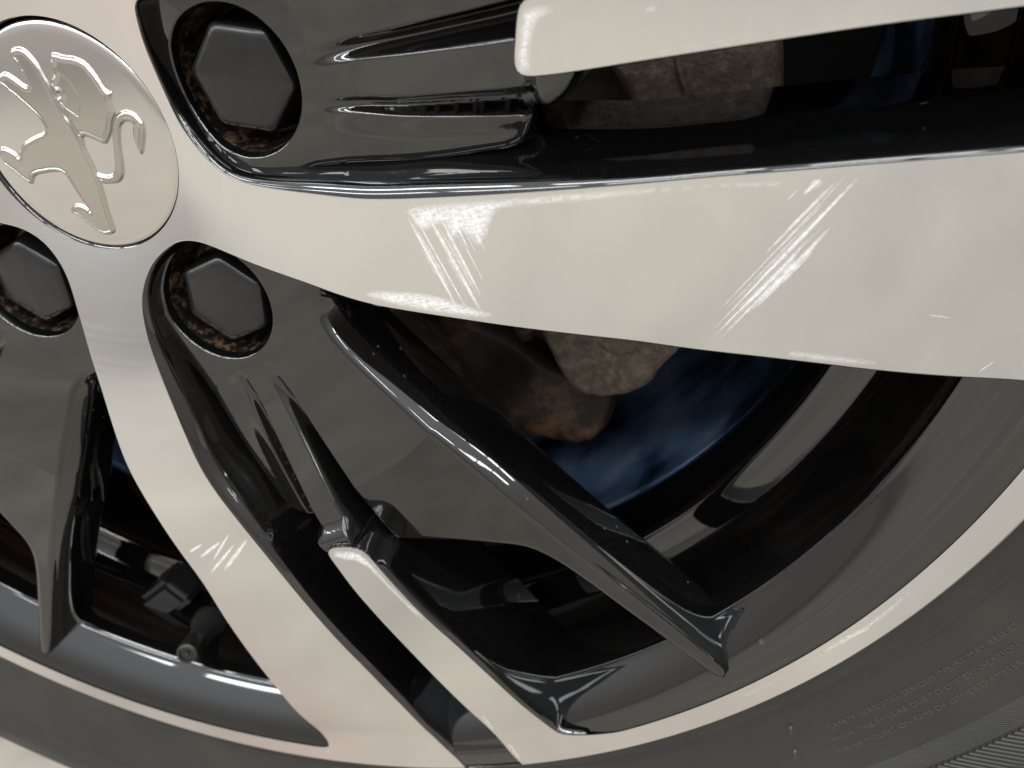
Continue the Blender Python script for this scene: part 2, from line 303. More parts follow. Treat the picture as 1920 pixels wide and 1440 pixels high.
# openings of the polished face, one per sector, each in its sector's own frame
A_ = lambda L: np.array(L, float)
def rr(P): P = np.asarray(P); return np.hypot(P[..., 0], P[..., 1])
def opening(k):
    U1, L1, U0, L2 = A_(T_U1), A_(T_L1), A_(T_U0), A_(T_L2)
    U = U1[rr(U1) > 0]; Lg = L1
    if k == 0:
        tail = U1[-2:]; U = np.vstack([U0[U0[:, 1] < 1.0], polar([(243, -14.9)]), tail[-1:]]); Lg = np.vstack([U0[U0[:, 1] >= 1.0][::-1], L1[rr(L1) > 50]])
    elif k == 2:
        Lg = L2[L2[:, 1] > -1.5]; U = np.vstack([L2[L2[:, 1] <= -1.5][::-1][0:3], U1[3:]])
    up = np.vstack([U, polar([(266.5, -14.3)])])[::-1]
    lo = Lg[rr(Lg) < 249]; lo = np.vstack([lo, polar([(251, 44.9)])])
    lip = polar([(254.4, t) for t in (44.3, 42, 39, 36, 33, 30, 27, 24, 21, 18, 15, 12, 9, 6, 3.5, 1.3)])
    sc = A_(T_SCCW)[::-1]; cw = A_(T_SCW)[::-1]
    if k == 0:
        s0 = A_(T_S0); cw = np.vstack([s0[2:], polar([(240, -8.3), (262.9, -8.4)])]); sc = np.vstack([A_(T_SCCW)[3:][::-1], polar([(140, -1.6)]), s0[:2]])
    cw = np.vstack([cw, polar([(266.5, -8.5)])])
    segs = [(up, 1.0, 1.0), (lo, 0.28, 1.0), (lip, 0.25, 0.035), (sc, 0.45, 1.0), (cw, 0.22, 1.0)]
    P = []; Aa = []
    for s, fl, dp in segs:
        for q in s:
            f = fl
            if fl == 1.0: f = 0.5 + 0.5 * np.clip((np.hypot(*q) - 50) / 30, 0, 1) - 0.42 * np.clip((np.hypot(*q) - 112) / 35, 0, 1)
            P.append(q); Aa.append((f, dp))
    P, Aa = chaikin(np.array(P), np.array(Aa), 2)
    P, Aa = resample(P, Aa, 1.1)
    w_ = np.exp(-np.arange(-4, 5) ** 2 / (2 * 1.3 ** 2)); w_ /= w_.sum()
    P = sum(w * np.roll(P, i - 4, 0) for i, w in enumerate(w_)); Aa = sum(w * np.roll(Aa, i - 4, 0) for i, w in enumerate(w_))
    Aa[:, 1] = np.where(Aa[:, 1] > .5, 1, .035)
    tip = sst_((147 - rr(P)) / 6) * (rr(P) > 120) * (np.abs(np.degrees(np.arctan2(P[:, 1], P[:, 0])) + 4.5) < 5.5)
    Aa[:, 0] = Aa[:, 0] * (1 - tip) + .10 * tip
    return P, Aa
PROF = np.array([(0, 0), (0.30, -0.10), (0.36, -0.16), (0.9, -0.30), (1.7, -0.72), (2.5, -1.4), (3.15, -2.35), (3.7, -3.8), (4.2, -6), (4.7, -9), (5.4, -12.3), (6.8, -15.4), (8.7, -17.7), (10.2, -21), (11.6, -40)])
PROF_STEEP = np.array([(0, 0), (0.30, -0.10), (0.36, -0.16), (0.9, -0.30), (1.7, -0.72), (2.5, -1.4), (3.15, -2.35), (3.7, -3.8), (4.2, -6), (4.7, -9), (5.3, -13), (5.9, -18), (6.5, -24), (7.2, -31), (8, -40)])
def skirt(P2, fl, zt, nout, prof=PROF, nsilver=2):
    """rings swept down from an edge; returns verts ring by ring"""
    rings = []
    q_ = np.clip((fl[:, 0] - .46) / .08, 0, 1)
    for i in range(len(prof)):
        o = prof[i, 0] * q_ + PROF_STEEP[i, 0] * (1 - q_); dz = prof[i, 1] * q_ + PROF_STEEP[i, 1] * (1 - q_)
        w = np.clip(o - 0.36, 0, 1)
        off = o if i <= 2 else 0.36 + (o - 0.36) * (fl[:, 0] * w + (1 - w) * np.minimum(1, fl[:, 0] + .4))
        rings.append(np.c_[P2 + nout * off[:, None], zt + dz * (fl[:, 1] if i > 2 else 1.0)])
    return rings

wheel = empty('car_wheel', W)
tag(wheel, 'large alloy car wheel with scuffed polished spokes, black recesses and its tyre', 'wheel')

# ---- polished face with the painted flanks that fall away from it
holes = []
for k in range(5):
    P, Aa = opening(k); P = rotz(P, -72 * k)
    if area(P) > 0: P, Aa = P[::-1], Aa[::-1]     # clockwise: right-hand side lies inside the hole
    holes.append((P, Aa))
RO, RI = 262.6, 30.6
circ = lambda r, n: np.c_[r * np.cos(np.arange(n) * 2 * np.pi / n), r * np.sin(np.arange(n) * 2 * np.pi / n)]
co_, ci_ = circ(RO, 720), circ(RI, 180)
def keep(P):
    r = rr(P); m = (r < RO - 1e-3) & (r > RI)
    for H, _ in holes: m &= ~inside(P, H)
    return m
loops = [H for H, _ in holes] + [co_, ci_]
P, T = tri_region(loops, (-264, -264, 264, 264), keep, 3.2)
Vt = np.c_[P, zs(rr(P))]; Nt = surf_n(P)
theta = np.degrees(np.arctan2(Vt[T].mean(1)[:, 1], Vt[T].mean(1)[:, 0])); rad = rr(Vt[T].mean(1))
def piece(verts, norms, faces, mi, name, parent, mats):
    used, inv = np.unique(np.concatenate([np.ravel(f) for f in faces]), return_inverse=True)
    out = []; p = 0
    for f in faces: out.append(inv[p:p + len(f)]); p += len(f)
    return obj(name, mesh(name, verts[used], out, mats, mi, norms[used]), parent)
# all skirts
SV, SN, SF, SM, SC = [], [], [], [], []
base = 0
for H, Aa in holes:
    no = onormal(H); n = len(H); zt = zs(rr(H)); rings = skirt(H, Aa, zt, no); R = np.stack(rings)          # ring, i, 3
    dR = np.gradient(R, axis=0); ta = np.roll(R, -1, 1) - np.roll(R, 1, 1); nn = np.cross(dR, ta); nn /= np.maximum(np.linalg.norm(nn, axis=2), 1e-9)[..., None]
    sg = np.sign((nn[..., 2]) + 1e-6 + (nn[..., :2] * no[None]).sum(2)); nn *= sg[..., None]
    tn = surf_n(H); nn[0] = tn; nn[1] = tn * .5 + nn[1] * .5
    m = len(rings)
    ok = rr(H) < RO + 2.5
    for i in range(m - 1):
        for j in range(n):
            j2 = (j + 1) % n
            if not (ok[j] and ok[j2]): continue
            if i >= 2 and (Aa[j, 1] < 0.3 or Aa[j2, 1] < .3): continue
            SF.append((base + i * n + j, base + i * n + j2, base + (i + 1) * n + j2, base + (i + 1) * n + j)); SM.append(0 if i < 1 else 1)
            if i < 1 and min(rr(H[[j, j2]])) > RO: SF.pop(); SM.pop(); continue
            SC.append(H[j])
    SV.append(R.reshape(-1, 3)); SN.append(nn.reshape(-1, 3)); base += m * n
SV = np.vstack(SV); SN = np.vstack(SN); SC = np.array(SC); sr = rr(SC); sth = np.degrees(np.arctan2(SC[:, 1], SC[:, 0]))
V_all = np.vstack([Vt, SV]); N_all = np.vstack([Nt, SN]); off = len(Vt)
def cls(r, th):
    """0-4 spokes, 5-9 inset strips, 10 rim lip, 11 hub"""
    out = np.full(len(r), 10)
    k = np.mod(np.round(-th / 72), 5).astype(int); loc = th + 72 * np.round(-th / 72)        # local angle about each bolt
    strip = (loc > -11.5) & (loc < 1.5) & (r > 100)
    out[(r < 251.5) & strip] = 5 + k[(r < 251.5) & strip]
    ks = np.mod(np.floor(-th / 72), 5).astype(int)
    sp_ = (r < 251.5) & ~strip; out[sp_] = ks[sp_]
    hub = (r < 52); out[hub] = 11
    return out
ct, cs = cls(rad, theta), cls(sr, sth)
SF = np.array(SF) + off; SM = np.array(SM)
names = {10: 'rim_lip', 11: 'hub_face'}
for c in range(12):
    ft = [tuple(f) for f in T[ct == c]]; fs = [tuple(f) for f in SF[cs == c]]
    mi = [0] * len(ft) + list(SM[cs == c])
    nm = names.get(c, 'spoke' if c < 5 else 'inset_strip')
    o = piece(V_all, N_all, ft + fs, mi, nm, wheel, [SILVER, BLACK])
    if c == 0: o['label'] = 'wide polished spoke with long diagonal scrape marks'; SPOKE0 = o
    if c == 1: o['label'] = 'lower polished spoke with a few short scuffs'; SPOKE1 = o
    if c == 6: STRIP1 = o
    if c == 5: STRIP0 = o
    if c == 10: LIPO = o

# outer chamfer of the lip and the black flange, bead seat and barrel of the rim
ch = lathe('rim_edge', [(262.6, 9.85), (263.3, 9.5), (263.5, 8.8), (263.5, 4.0)], SILVER, 720); obj('rim_edge', ch, wheel)
flange = lathe('rim_flange', [(263.4, 9.2), (255.0, 9.62), (254.2, 9.5), (253.3, 8.8), (250.5, 7.3), (247, 5.1), (243.5, 2.3), (240.5, -.9), (238.4, -3.5), (237.4, -4.7), (236.8, -5.2), (236.3, -6.6), (235.6, -10), (233.4, -25), (231.8, -37), (231.0, -38.3), (222.5, -40.4), (220.2, -41.2), (219.3, -42.6), (218.8, -46), (218.6, -60), (221, -72), (225.5, -80)], BLACK, 720, sharp=0)
FL = obj('rim_flange', flange, wheel)
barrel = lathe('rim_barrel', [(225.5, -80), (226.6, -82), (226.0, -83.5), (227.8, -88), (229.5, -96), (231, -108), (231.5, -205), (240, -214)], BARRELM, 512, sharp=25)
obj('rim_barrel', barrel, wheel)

# ---- black arms between the polished spokes (one mesh shared by five)
pt = [(62.0, -23.5), (66.0, -19.6)]
F_ = [polar([(60, -27), (66.5, -19.0), (76.8, -17.3), (86, -16.5), (95, -16.0), (105.2, -15.2), (114.1, -14.4), (121.0, -13.9), (123.6, -13.1), (124.6, -11.8), (124.6, -10.4), (123.2, -9.9), (128, -9.6), (132, -9.0), (135, -8.3), (137.5, -7.0), (138.5, -5.4), (138.5, -4.1), (140.5, -3.1),
      (143.5, -0.9), (147.7, 2.3), (152.5, 5.3), (158.1, 7.9), (162.5, 9.7), (166, 11.0), (170, 11.9), (176, 12.5), (184, 12.75), (196.3, 12.85), (214.3, 12.9), (235.4, 13.0), (246.5, 13.1), (248.5, 13.15),
      (246.5, 13.25), (240, 13.35), (225, 13.4), (208.9, 13.45), (195.3, 13.5), (180, 13.6), (165, 13.9), (151.3, 14.4), (138.7, 15.0), (127.8, 15.3), (113.9, 15.5), (100.5, 15.6), (91, 15.9), (86.5, 16.3), (81.5, 17.2), (77.3, 18.9), (74.2, 21.3), (72.4, 24.7), (71.3, 29), (70.5, 36),
      (60, 35), (45, 32), (37, 20), (33.5, 5), (33.5, -12), (38, -25), (48, -30)])]
FO = F_[0]
def armprops(P):
    r = rr(P); th = np.degrees(np.arctan2(P[:, 1], P[:, 0])); f = np.full(len(P), 0.35)
    ccw = (th > 12.7) & (r > 74); f[ccw] = 1.0
    cwf = (th < -10) & (r < 126); f[cwf] = 0.6
    return np.c_[f, np.ones(len(P))]
FP, FA = chaikin(FO, armprops(FO), 2); FP, FA = resample(FP, FA, 0.9)
if area(FP) < 0: FP, FA = FP[::-1], FA[::-1]       # counter-clockwise: right-hand side is outside
PC = np.array([54.6, -0.2]); PR = 18.3
pk = PC + circ(PR, 120)
g1 = A_([(73.0, -10.6), (84, -12.9), (94, -15.8), (104, -17.9), (114, -19.8), (126, -22.0)]); g2 = A_([(74.5, -0.6), (84, -1.2), (92, -2.0), (101, -3.2), (110, -4.2), (120, -5.3), (132, -6.5), (145, -7.5)])
def lineparam(P, L):
    s = np.r_[0, np.cumsum(np.hypot(*np.diff(L, axis=0).T))]; best = np.full(len(P), 1e9); t = np.zeros(len(P)); side = np.zeros(len(P))
    for i in range(len(L) - 1):
        e = L[i + 1] - L[i]; le = np.hypot(*e); u = np.clip(((P - L[i]) @ e) / le ** 2, 0, 1); q = P - L[i] - u[:, None] * e; d = np.hypot(*q.T)
        m = d < best; best[m] = d[m]; t[m] = (s[i] + u[m] * le) / s[-1]; cr_ = e[0] * q[:, 1] - e[1] * q[:, 0]; side[m] = np.sign(cr_[m])
    return best, t, side
sst = lambda x: np.clip(x, 0, 1) ** 2 * (3 - 2 * np.clip(x, 0, 1))
W1 = lambda t: 1.6 + 2.2 * t
W2 = lambda t: 2.2 + 1.7 * t ** .9
def arm_z(P):
    z = zb(rr(P)).copy()
    d, t, s = lineparam(P, g1); w = 1.6 + 2.2 * t; dep = 5.4 * t ** .7
    z -= dep * (1 - sst((d / w - .25) / .75)) * sst(t * 4)
    s1 = s; low = (s < 0) & (P[:, 0] > 74)                            # the low rib rolls over gently towards the spoke
    z -= np.where(low, 1.6 * t * sst((d - w * .4) / 7), 0)
    d, t, s = lineparam(P, g2); w = W2(t); dep = 11.0 * t ** .95
    mid = (s < 0) & (s1 > 0) & (P[:, 0] > 80); r = rr(P); z += np.where(mid, (5.5 * np.clip((r - 86) / 44, 0, 1.1) ** 1.3 + 3.2 * sst((r - 127) / 5.5)) * sst(d / w), 0)
    z -= dep * (1 - sst((d / w - .08) / .92)) * sst(t * 4)
    th = np.degrees(np.arctan2(P[:, 1], P[:, 0])); r = rr(P)                 # past the small opening the arm is a ridge that leans outward
    z -= .22 * np.clip(R_(1) * (th - 12.3) * r, 0, 6) * sst((r - 152) / 45) * sst((252 - r) / 30)
    return z
def keepF(P): return inside(P, FP) & (np.hypot(*(P - PC).T) > PR)
def flow(L, wf, n):
    s_ = np.r_[0, np.cumsum(np.hypot(*np.diff(L, axis=0).T))]; t = np.linspace(0.002, .985, n); C_ = np.c_[np.interp(t * s_[-1], s_, L[:, 0]), np.interp(t * s_[-1], s_, L[:, 1])]
    T_ = np.gradient(C_, axis=0); T_ /= np.hypot(*T_.T)[:, None]; Nn = np.c_[-T_[:, 1], T_[:, 0]]
    return np.vstack([C_ + Nn * (u * wf(t))[:, None] for u in (-1.12, -1, -.9, -.8, -.7, -.6, -.5, -.4, -.3, -.15, 0, .15, .3, .4, .5, .6, .7, .8, .9, 1, 1.12)])
def smoothline(L):
    for _ in range(3): L = np.vstack([L[:1], np.stack([.75 * L[:-1] + .25 * L[1:], .25 * L[:-1] + .75 * L[1:]], 1).reshape(-1, 2), L[-1:]])
    return L
g1, g2 = smoothline(g1), smoothline(g2)
FLOW = np.vstack([flow(g1, W1, 70), flow(g2, W2, 90)]); FLOW = FLOW[keepF(FLOW)]
def near(P):
    m = np.zeros(len(P), bool)
    for L, wf in ((g1, W1), (g2, W2)):
        d, t, _ = lineparam(P, L); m |= d < wf(t) * 1.2
    return m
Pa, Ta = tri_region([FP, pk], (30, -40, 252, 75), keepF, 1.0, FLOW, near)
Za = arm_z(Pa); e = .25
Na = np.c_[-(arm_z(Pa + [e, 0]) - arm_z(Pa - [e, 0])) / (2 * e), -(arm_z(Pa + [0, e]) - arm_z(Pa - [0, e])) / (2 * e), np.ones(len(Pa))]; Na /= np.linalg.norm(Na, axis=1)[:, None]
PROFA = np.array([(0, 0), (0.6, -0.06), (1.2, -0.24), (1.75, -0.54), (2.25, -0.98), (2.65, -1.55), (3.3, -2.4), (4.8, -4.6), (6.2, -7.6), (7.3, -11.6), (8.2, -16.5), (8.7, -18.8), (8.7, -19.8), (8.2, -20.7), (7.2, -21.3), (5.6, -21.6), (2.6, -21.8)])
no = onormal(FP); zt = arm_z(FP); n = len(FP)
FAg = FA.copy()
tipw = sst((rr(FP) - 150) / 95); 
R = []
for i, (o, dz) in enumerate(PROFA):
    w = min(1.0, max(0, o - 2.65) / 1.5); offs = np.minimum(o, 2.65 * (1 - .35 * tipw)) + max(0, o - 2.65) * FAg[:, 0] * (1 - .25 * tipw)
    R.append(np.c_[FP + no * offs[:, None], zt + dz])
R = np.stack(R); dR = np.gradient(R, axis=0); ta = np.roll(R, -1, 1) - np.roll(R, 1, 1); nn = np.cross(dR, ta); nn /= np.maximum(np.linalg.norm(nn, axis=2), 1e-9)[..., None]
nn *= np.sign(nn[..., 2] + 1e-6 + (nn[..., :2] * no[None]).sum(2))[..., None]
ee = np.c_[-(arm_z(FP + [e, 0]) - arm_z(FP - [e, 0])) / (2 * e), -(arm_z(FP + [0, e]) - arm_z(FP - [0, e])) / (2 * e), np.ones(n)]; nn[0] = ee / np.linalg.norm(ee, axis=1)[:, None]
b0 = len(Pa); Fs = []; Ms = [0] * len(Ta)
for i in range(len(R) - 1):
    for j in range(n):
        j2 = (j + 1) % n; Fs.append((b0 + i * n + j, b0 + i * n + j2, b0 + (i + 1) * n + j2, b0 + (i + 1) * n + j)); Ms.append(1 if 6 <= i <= 10 and FA[j, 0] > .8 else 0)
# bolt pocket: rounded lip, then a slightly tapered bore with a rusty floor
b1 = b0 + len(R) * n; zp = arm_z(pk); pr = [(0, 0), (-0.25, -0.08), (-0.5, -0.3), (-0.65, -0.7), (-0.9, -3), (-2.2, -15), (-2.6, -17.5), (-8, -18)]
Rp = [];
for o, dz in pr:
    f = np.clip(-dz / 17.5, 0, 1); Rp.append(np.c_[PC + circ(PR + o, 120), (zp + dz) * (1 - f) + f * (-14.5 + (dz + 17.5))])
Rp = np.stack(Rp); dR = np.gradient(Rp, axis=0); ta = np.roll(Rp, -1, 1) - np.roll(Rp, 1, 1); npn = np.cross(dR, ta); npn /= np.linalg.norm(npn, axis=2)[..., None]
inw = -(circ(1, 120)); npn *= np.sign((npn[..., :2] * inw[None]).sum(2) + .2 * npn[..., 2] + 1e-6)[..., None]; npn[0] = (0, 0, 1)
for i in range(len(pr) - 1):
    for j in range(120):
        j2 = (j + 1) % 120; Fs.append((b1 + i * 120 + j, b1 + i * 120 + j2, b1 + (i + 1) * 120 + j2, b1 + (i + 1) * 120 + j)); Ms.append(2 if i >= 4 else 0)
me_arm = mesh('black_arm', np.vstack([np.c_[Pa, Za], R.reshape(-1, 3), Rp.reshape(-1, 3)]), [tuple(t) for t in Ta] + Fs, [BLACK, DUSTY, DIRT], Ms, np.vstack([Na, nn.reshape(-1, 3), npn.reshape(-1, 3)]))
# hexagonal bolt cover
def hexcap():
    bm = bmesh.new(); rings = []
    for r_, z_ in ((15.6, -15), (15.0, -8), (14.0, -1.6), (13.9, -0.5), (13.5, 0.1), (11.5, 0.5), (6, 0.95), (0.01, 1.1)):
        P_ = []
        for i in range(6):
            for u in (0.06, 0.2, 0.35, 0.5, 0.65, 0.8, 0.94):
                a, b = R_(60 * i), R_(60 * (i + 1)); P_.append(bm.verts.new(Vector(((math.cos(a) * (1 - u) + math.cos(b) * u) * r_, (math.sin(a) * (1 - u) + math.sin(b) * u) * r_, z_))))
        rings.append(P_)
    for A, B in zip(rings, rings[1:]):
        for j in range(len(A)):
            f = bm.faces.new((A[j], A[(j + 1) % len(A)], B[(j + 1) % len(A)], B[j])); f.smooth = True
    for e_ in bm.edges:
        if len(e_.link_faces) == 2 and e_.calc_face_angle(0) > R_(50): e_.smooth = False
    for v in bm.verts: v.co *= MM
    me = bpy.data.meshes.new('bolt_cover'); bm.to_mesh(me); bm.free(); me.materials.append(BOLTM); return me
me_hex = hexcap(); fixnorm(me_hex)
me_col = lathe('bolt_collar', [(15.0, -14.8), (14.8, -12.4), (14.0, -11.6), (11.5, -11.3)], RUST, 48)
hexrot = {0: 36, 1: 20, 2: 34, 3: 11, 4: 47}
for k in range(5):
    a = obj('black_arm', me_arm, wheel); a.rotation_euler = (0, 0, R_(-72 * k))
    p = rotz(np.array([[55.6, 0.6 if k == 1 else 0.0]]), -72 * k)[0]
    h = obj('bolt_cover', me_hex, wheel); h.location = (p[0] * MM, p[1] * MM, 0); h.rotation_euler = (0, 0, R_(hexrot[k] - 72 * k))
    c = obj('bolt_collar', me_col, h)
hubc = lathe('hub_core', [(74, -30), (60, -31), (26, -31), (26, -20), (0.01, -20)], BLACK, 96); obj('hub_core', hubc, wheel)

# ---- centre cap with the embossed rampant lion
CZ = 1.2; CC = np.array([0.45, -0.42]); CR = 29.3
dome = lambda r: CZ + 0.9 * (1 - (r / CR) ** 2)
cap = lathe('centre_cap', [(0.01, CZ + .9)] + [(r, float(dome(r))) for r in np.linspace(2, 28.2, 16)] + [(28.8, CZ - .12), (29.25, CZ - .5), (29.45, CZ - 1.2), (29.5, CZ - 5)], CAPM, 200, sharp=0)
fixnorm(cap)
capo = obj('centre_cap', cap, wheel); capo.location = (CC[0] * MM, CC[1] * MM, 0); capo.scale = (1.02, 1.02, 1); capo['label'] = 'round silver centre cap with embossed rampant lion'
seat = lathe('cap_seat', [(30.9, 1.0), (30.3, .55), (29.95, -.6), (29.9, -4), (28, -4)], BLACK, 200, sharp=0); obj('cap_seat', seat, wheel)
polys = [chaikin(np.array(v), np.zeros((len(v), 1)), 2)[0] for v in LION.values()]
g = 0.16; xs = np.arange(-24, 27, g); ys = np.arange(-26, 26, g); GX, GY = np.meshgrid(xs, ys); GP = np.c_[GX.ravel(), GY.ravel()]
ins = np.zeros(len(GP), bool)
for q in polys: ins |= inside(GP, q)
sd = np.full(len(GP), 1e9)
for q in polys:
    dq = segdist(GP, q); iq = inside(GP, q); sd = np.minimum(sd, np.where(iq, -dq, dq))   # union by minimum
dsg = -sd
dl = segdist(GP, polys[0]); dt = segdist(GP, polys[2])
hgt = 0.9 * sst((dsg + .35) / .85) - 0.26 * sst((dsg - .6) / .9)
hgt = hgt + 0.30 * np.exp(-(dl / .38) ** 2) * (dsg > .9) - 0.18 * np.exp(-((dl - .7) / .4) ** 2) * (dsg > .9)
jaw = np.array([(4.6, 17.2), (6.6, 16.6), (8.8, 15.0), (10.2, 12.6), (10.4, 9.6), (9.4, 7.0), (6.9, 4.9), (4.9, 7.6), (4.3, 9.5), (6.0, 11.4), (4.9, 14.0)])
dj = segdist(GP, jaw); ij = inside(GP, jaw); hgt = hgt - 0.22 * sst(np.where(ij, dj, -dj) / .4 + .5) * (dsg > 0.2)
eye = np.hypot((GP[:, 0] - 7.6) / 1.0, (GP[:, 1] - 18.0) / .5); hgt = hgt + .25 * np.exp(-eye ** 2)
keepv = (dsg > -0.5); hz = dome(np.hypot(*(GP - CC).T)) + hgt - .02
idx = -np.ones(len(GP), int); idx[keepv] = np.arange(keepv.sum()); nx = len(xs); I = idx.reshape(len(ys), nx)
q = np.stack([I[:-1, :-1], I[:-1, 1:], I[1:, 1:], I[1:, :-1]], -1).reshape(-1, 4); q = q[(q >= 0).all(1)]
hzg = hz.reshape(len(ys), nx); gy_, gx_ = np.gradient(hzg, g); nl = np.c_[-gx_.ravel(), -gy_.ravel(), np.ones(len(GP))]; nl /= np.linalg.norm(nl, axis=1)[:, None]
LIONM, _n, _b = mat('embossed_lion_metal', (0.43, 0.41, 0.38), 0.2, 1.0, 0.8, 0.05)
lion = mesh('lion_emblem', np.c_[GP - CC, hz][keepv], q, LIONM, None, nl[keepv]); lo_ = obj('lion_emblem', lion, capo)

# ---- scrape marks on the polished metal
def decal_mesh(name, quads):
    V, F, C, UV = [], [], [], []
    for P, col, uv, f in quads:
        b = len(V); V += P.tolist(); C += col; UV += uv; F += [tuple(b + i for i in ff) for ff in f]
    me = mesh(name, V, F, SCUFF, None, None)
    ca_ = me.color_attributes.new('edge', 'FLOAT_COLOR', 'POINT')
    for i, c in enumerate(C): ca_.data[i].color = (c, c, c, 1)
    ul = me.uv_layers.new(name='UVMap')
    for l in me.loops: ul.data[l.index].uv = UV[l.vertex_index]
    return me
def lift(P, h=0.05): return np.c_[P, zs(rr(P)) + h]
def streak(a, b, w, seed):
    a, b = np.array(a), np.array(b); w = w * .105; n = 10; t = np.linspace(0, 1, n); L = np.hypot(*(b - a)); d = (b - a) / L; pn = np.array([-d[1], d[0]])
    P, C, UV, F = [], [], [], []
    for i, u in enumerate(t):
        ww = w * (0.35 + .65 * math.sin(math.pi * min(1, .15 + u * .8)))
        for j, v in enumerate((-1, -.4, .4, 1)):
            P.append(a + (b - a) * u + pn * v * ww); C.append((0.0 if j in (0, 3) else 1.0) * min(1, 6 * u, 5 * (1 - u) + .0) * .95); UV.append((u * L / 8 + seed * 3.7, (v * ww) / 4 + seed))
    for i in range(n - 1):
        for j in range(3): F.append((i * 4 + j, i * 4 + j + 1, i * 4 + j + 5, i * 4 + j + 4))
    return lift(np.array(P)), C, UV, F
sq = [streak(a, b, w, i * 1.3) for i, (a, b, w) in enumerate(STREAKS)]
for i, (a, b, w) in enumerate(STREAKS[:15]):            # finer hair scratches alongside
    for k in range(3):
        o_ = rng.normal(0, 1.2, 2); s_ = rng.uniform(0, .35); e_ = rng.uniform(.6, 1); a1 = np.array(a); b1 = np.array(b)
        sq.append(streak(a1 + (b1 - a1) * s_ + o_, a1 + (b1 - a1) * e_ + o_, rng.uniform(.6, 1.6), i * 2.1 + k))
o = obj('scratches', decal_mesh('scratches', sq), SPOKE0); o['kind'] = 'stuff'
o = obj('scratches', decal_mesh('scratches', [streak(a, b, w, 5 + i) for i, (a, b, w) in enumerate(STREAKS_LOW)]), SPOKE1); o['kind'] = 'stuff'
def patch(poly, hgt=0.05, d0=1.5):
    poly = np.array(poly); poly, _ = chaikin(poly, np.zeros((len(poly), 1)), 1); poly, _ = resample(poly, np.zeros((len(poly), 1)), .8)
    x0, y0 = poly.min(0); x1, y1 = poly.max(0)
    P_, T_ = tri_region([poly], (x0, y0, x1, y1), lambda Q: inside(Q, poly), .8)
    d = segdist(P_, poly)
    return lift(P_, hgt), list(np.clip(d / d0, 0, 1)), [(p[0] / 9, p[1] / 30) for p in P_], [tuple(t) for t in T_]
owners = [SPOKE0, SPOKE0, SPOKE0, STRIP0, STRIP0, STRIP0, STRIP1, STRIP1, STRIP1, LIPO, LIPO, LIPO]
for s_, ow in zip(SCUFFS, owners):
    o = obj('scuff', decal_mesh('scuff', [patch(s_)]), ow)

# ---- valve
vs = empty('valve_stem', None, wheel)
a, b = Vector((-104, -209, -24)), Vector((-93, -199.5, 1)); ax = (b - a).normalized(); q_ = ax.to_track_quat('Z', 'Y')
def lathe_at(name, prof, mt, A, Q, n=32, sharp=35):
    me = lathe(name, prof, mt, n, sharp=sharp); fixnorm(me)
    M = Matrix.Translation(A * MM) @ Q.to_matrix().to_4x4(); me.transform(M); return me
obj('rubber_stem', lathe_at('rubber_stem', [(8, -2), (7.6, 2), (5.2, 5), (4.6, 14), (4.2, 18)], RUBBER, a, q_), vs)
VM, _n, _b = mat('valve_cap_plastic', (0.01, 0.01, 0.01), 0.35)
obj('valve_cap', lathe_at('valve_cap', [(3.4, 17), (4.5, 18), (4.7, 20), (4.7, 27), (4.3, 28.6), (3.2, 29), (3.0, 28.0), (1.4, 28.0), (1.2, 29), (0.01, 29.1)], VM, a, q_), vs)
obj('pressure_sensor', box('pressure_sensor', (-122, -194, -32), (30, 16, 18), VM, 3, Matrix.Rotation(R_(25), 3, 'Z')), vs)

# ---- tyre
TP = [(263.2, 6.5), (263.8, 4.6), (265.2, 4.0), (267.5, 4.6), (270, 5.0), (272.5, 4.6), (274.2, 4.4), (275.3, 5.0), (276.3, 4.9), (277.5, 4.0), (279.5, 3.6), (284, 4.4), (292, 5.4), (304, 6.4), (312, 8.2), (316.5, 9.2), (317.5, 8.6), (319, 8.8)]
TP2 = [(319, 8.8), (330, 10.5), (341, 9.5), (344, 8.0), (347, 8.0), (354, 2), (357.5, -8), (359, -25), (359.5, -110), (359, -200), (350, -214), (300, -222), (262, -212)]
tme = lathe('tyre', TP + TP2[1:], RUBBER, 720, sharp=0); tyre = obj('tyre', tme, wheel)
def tz(r): return np.interp(r, [p[0] for p in TP + TP2[1:-4]], [p[1] for p in TP + TP2[1:-4]])
# fine ribs of the shoulder: slanted raised bars, one joined piece
V, F = [], []
for i, a_ in enumerate(np.arange(-82, -14, 0.42)):
    r0, r1 = 318.5, 341; t0, t1 = R_(a_), R_(a_ + 3.6); b = len(V); w0 = R_(0.115)
    for u in np.linspace(0, 1, 6):
        r_ = r0 + (r1 - r0) * u; t_ = t0 + (t1 - t0) * u
        for dw, dh in ((-w0, -.1), (-w0 * .4, .38), (w0 * .4, .38), (w0, -.1)): V.append((r_ * math.cos(t_ + dw), r_ * math.sin(t_ + dw), float(tz(r_)) + dh))
    for u in range(5):
        for j in range(3): F.append((b + u * 4 + j, b + u * 4 + j + 1, b + u * 4 + j + 5, b + u * 4 + j + 4))
o = obj('shoulder_ribs', mesh('shoulder_ribs', V, F, RUBBER, smooth=False), tyre); o['kind'] = 'stuff'
V, F = [], []
for i, a_ in enumerate(np.arange(-78, -20, 0.28)):       # hairline ribs inside them
    r0, r1 = 309, 316.5; t0, t1 = R_(a_), R_(a_ + 2.6); b = len(V); w0 = R_(0.06)
    for u in np.linspace(0, 1, 4):
        r_ = r0 + (r1 - r0) * u; t_ = t0 + (t1 - t0) * u
        for dw, dh in ((-w0, -.05), (0, .12), (w0, -.05)): V.append((r_ * math.cos(t_ + dw), r_ * math.sin(t_ + dw), float(tz(r_)) + dh))
    for u in range(3):
        for j in range(2): F.append((b + u * 3 + j, b + u * 3 + j + 1, b + u * 3 + j + 4, b + u * 3 + j + 3))
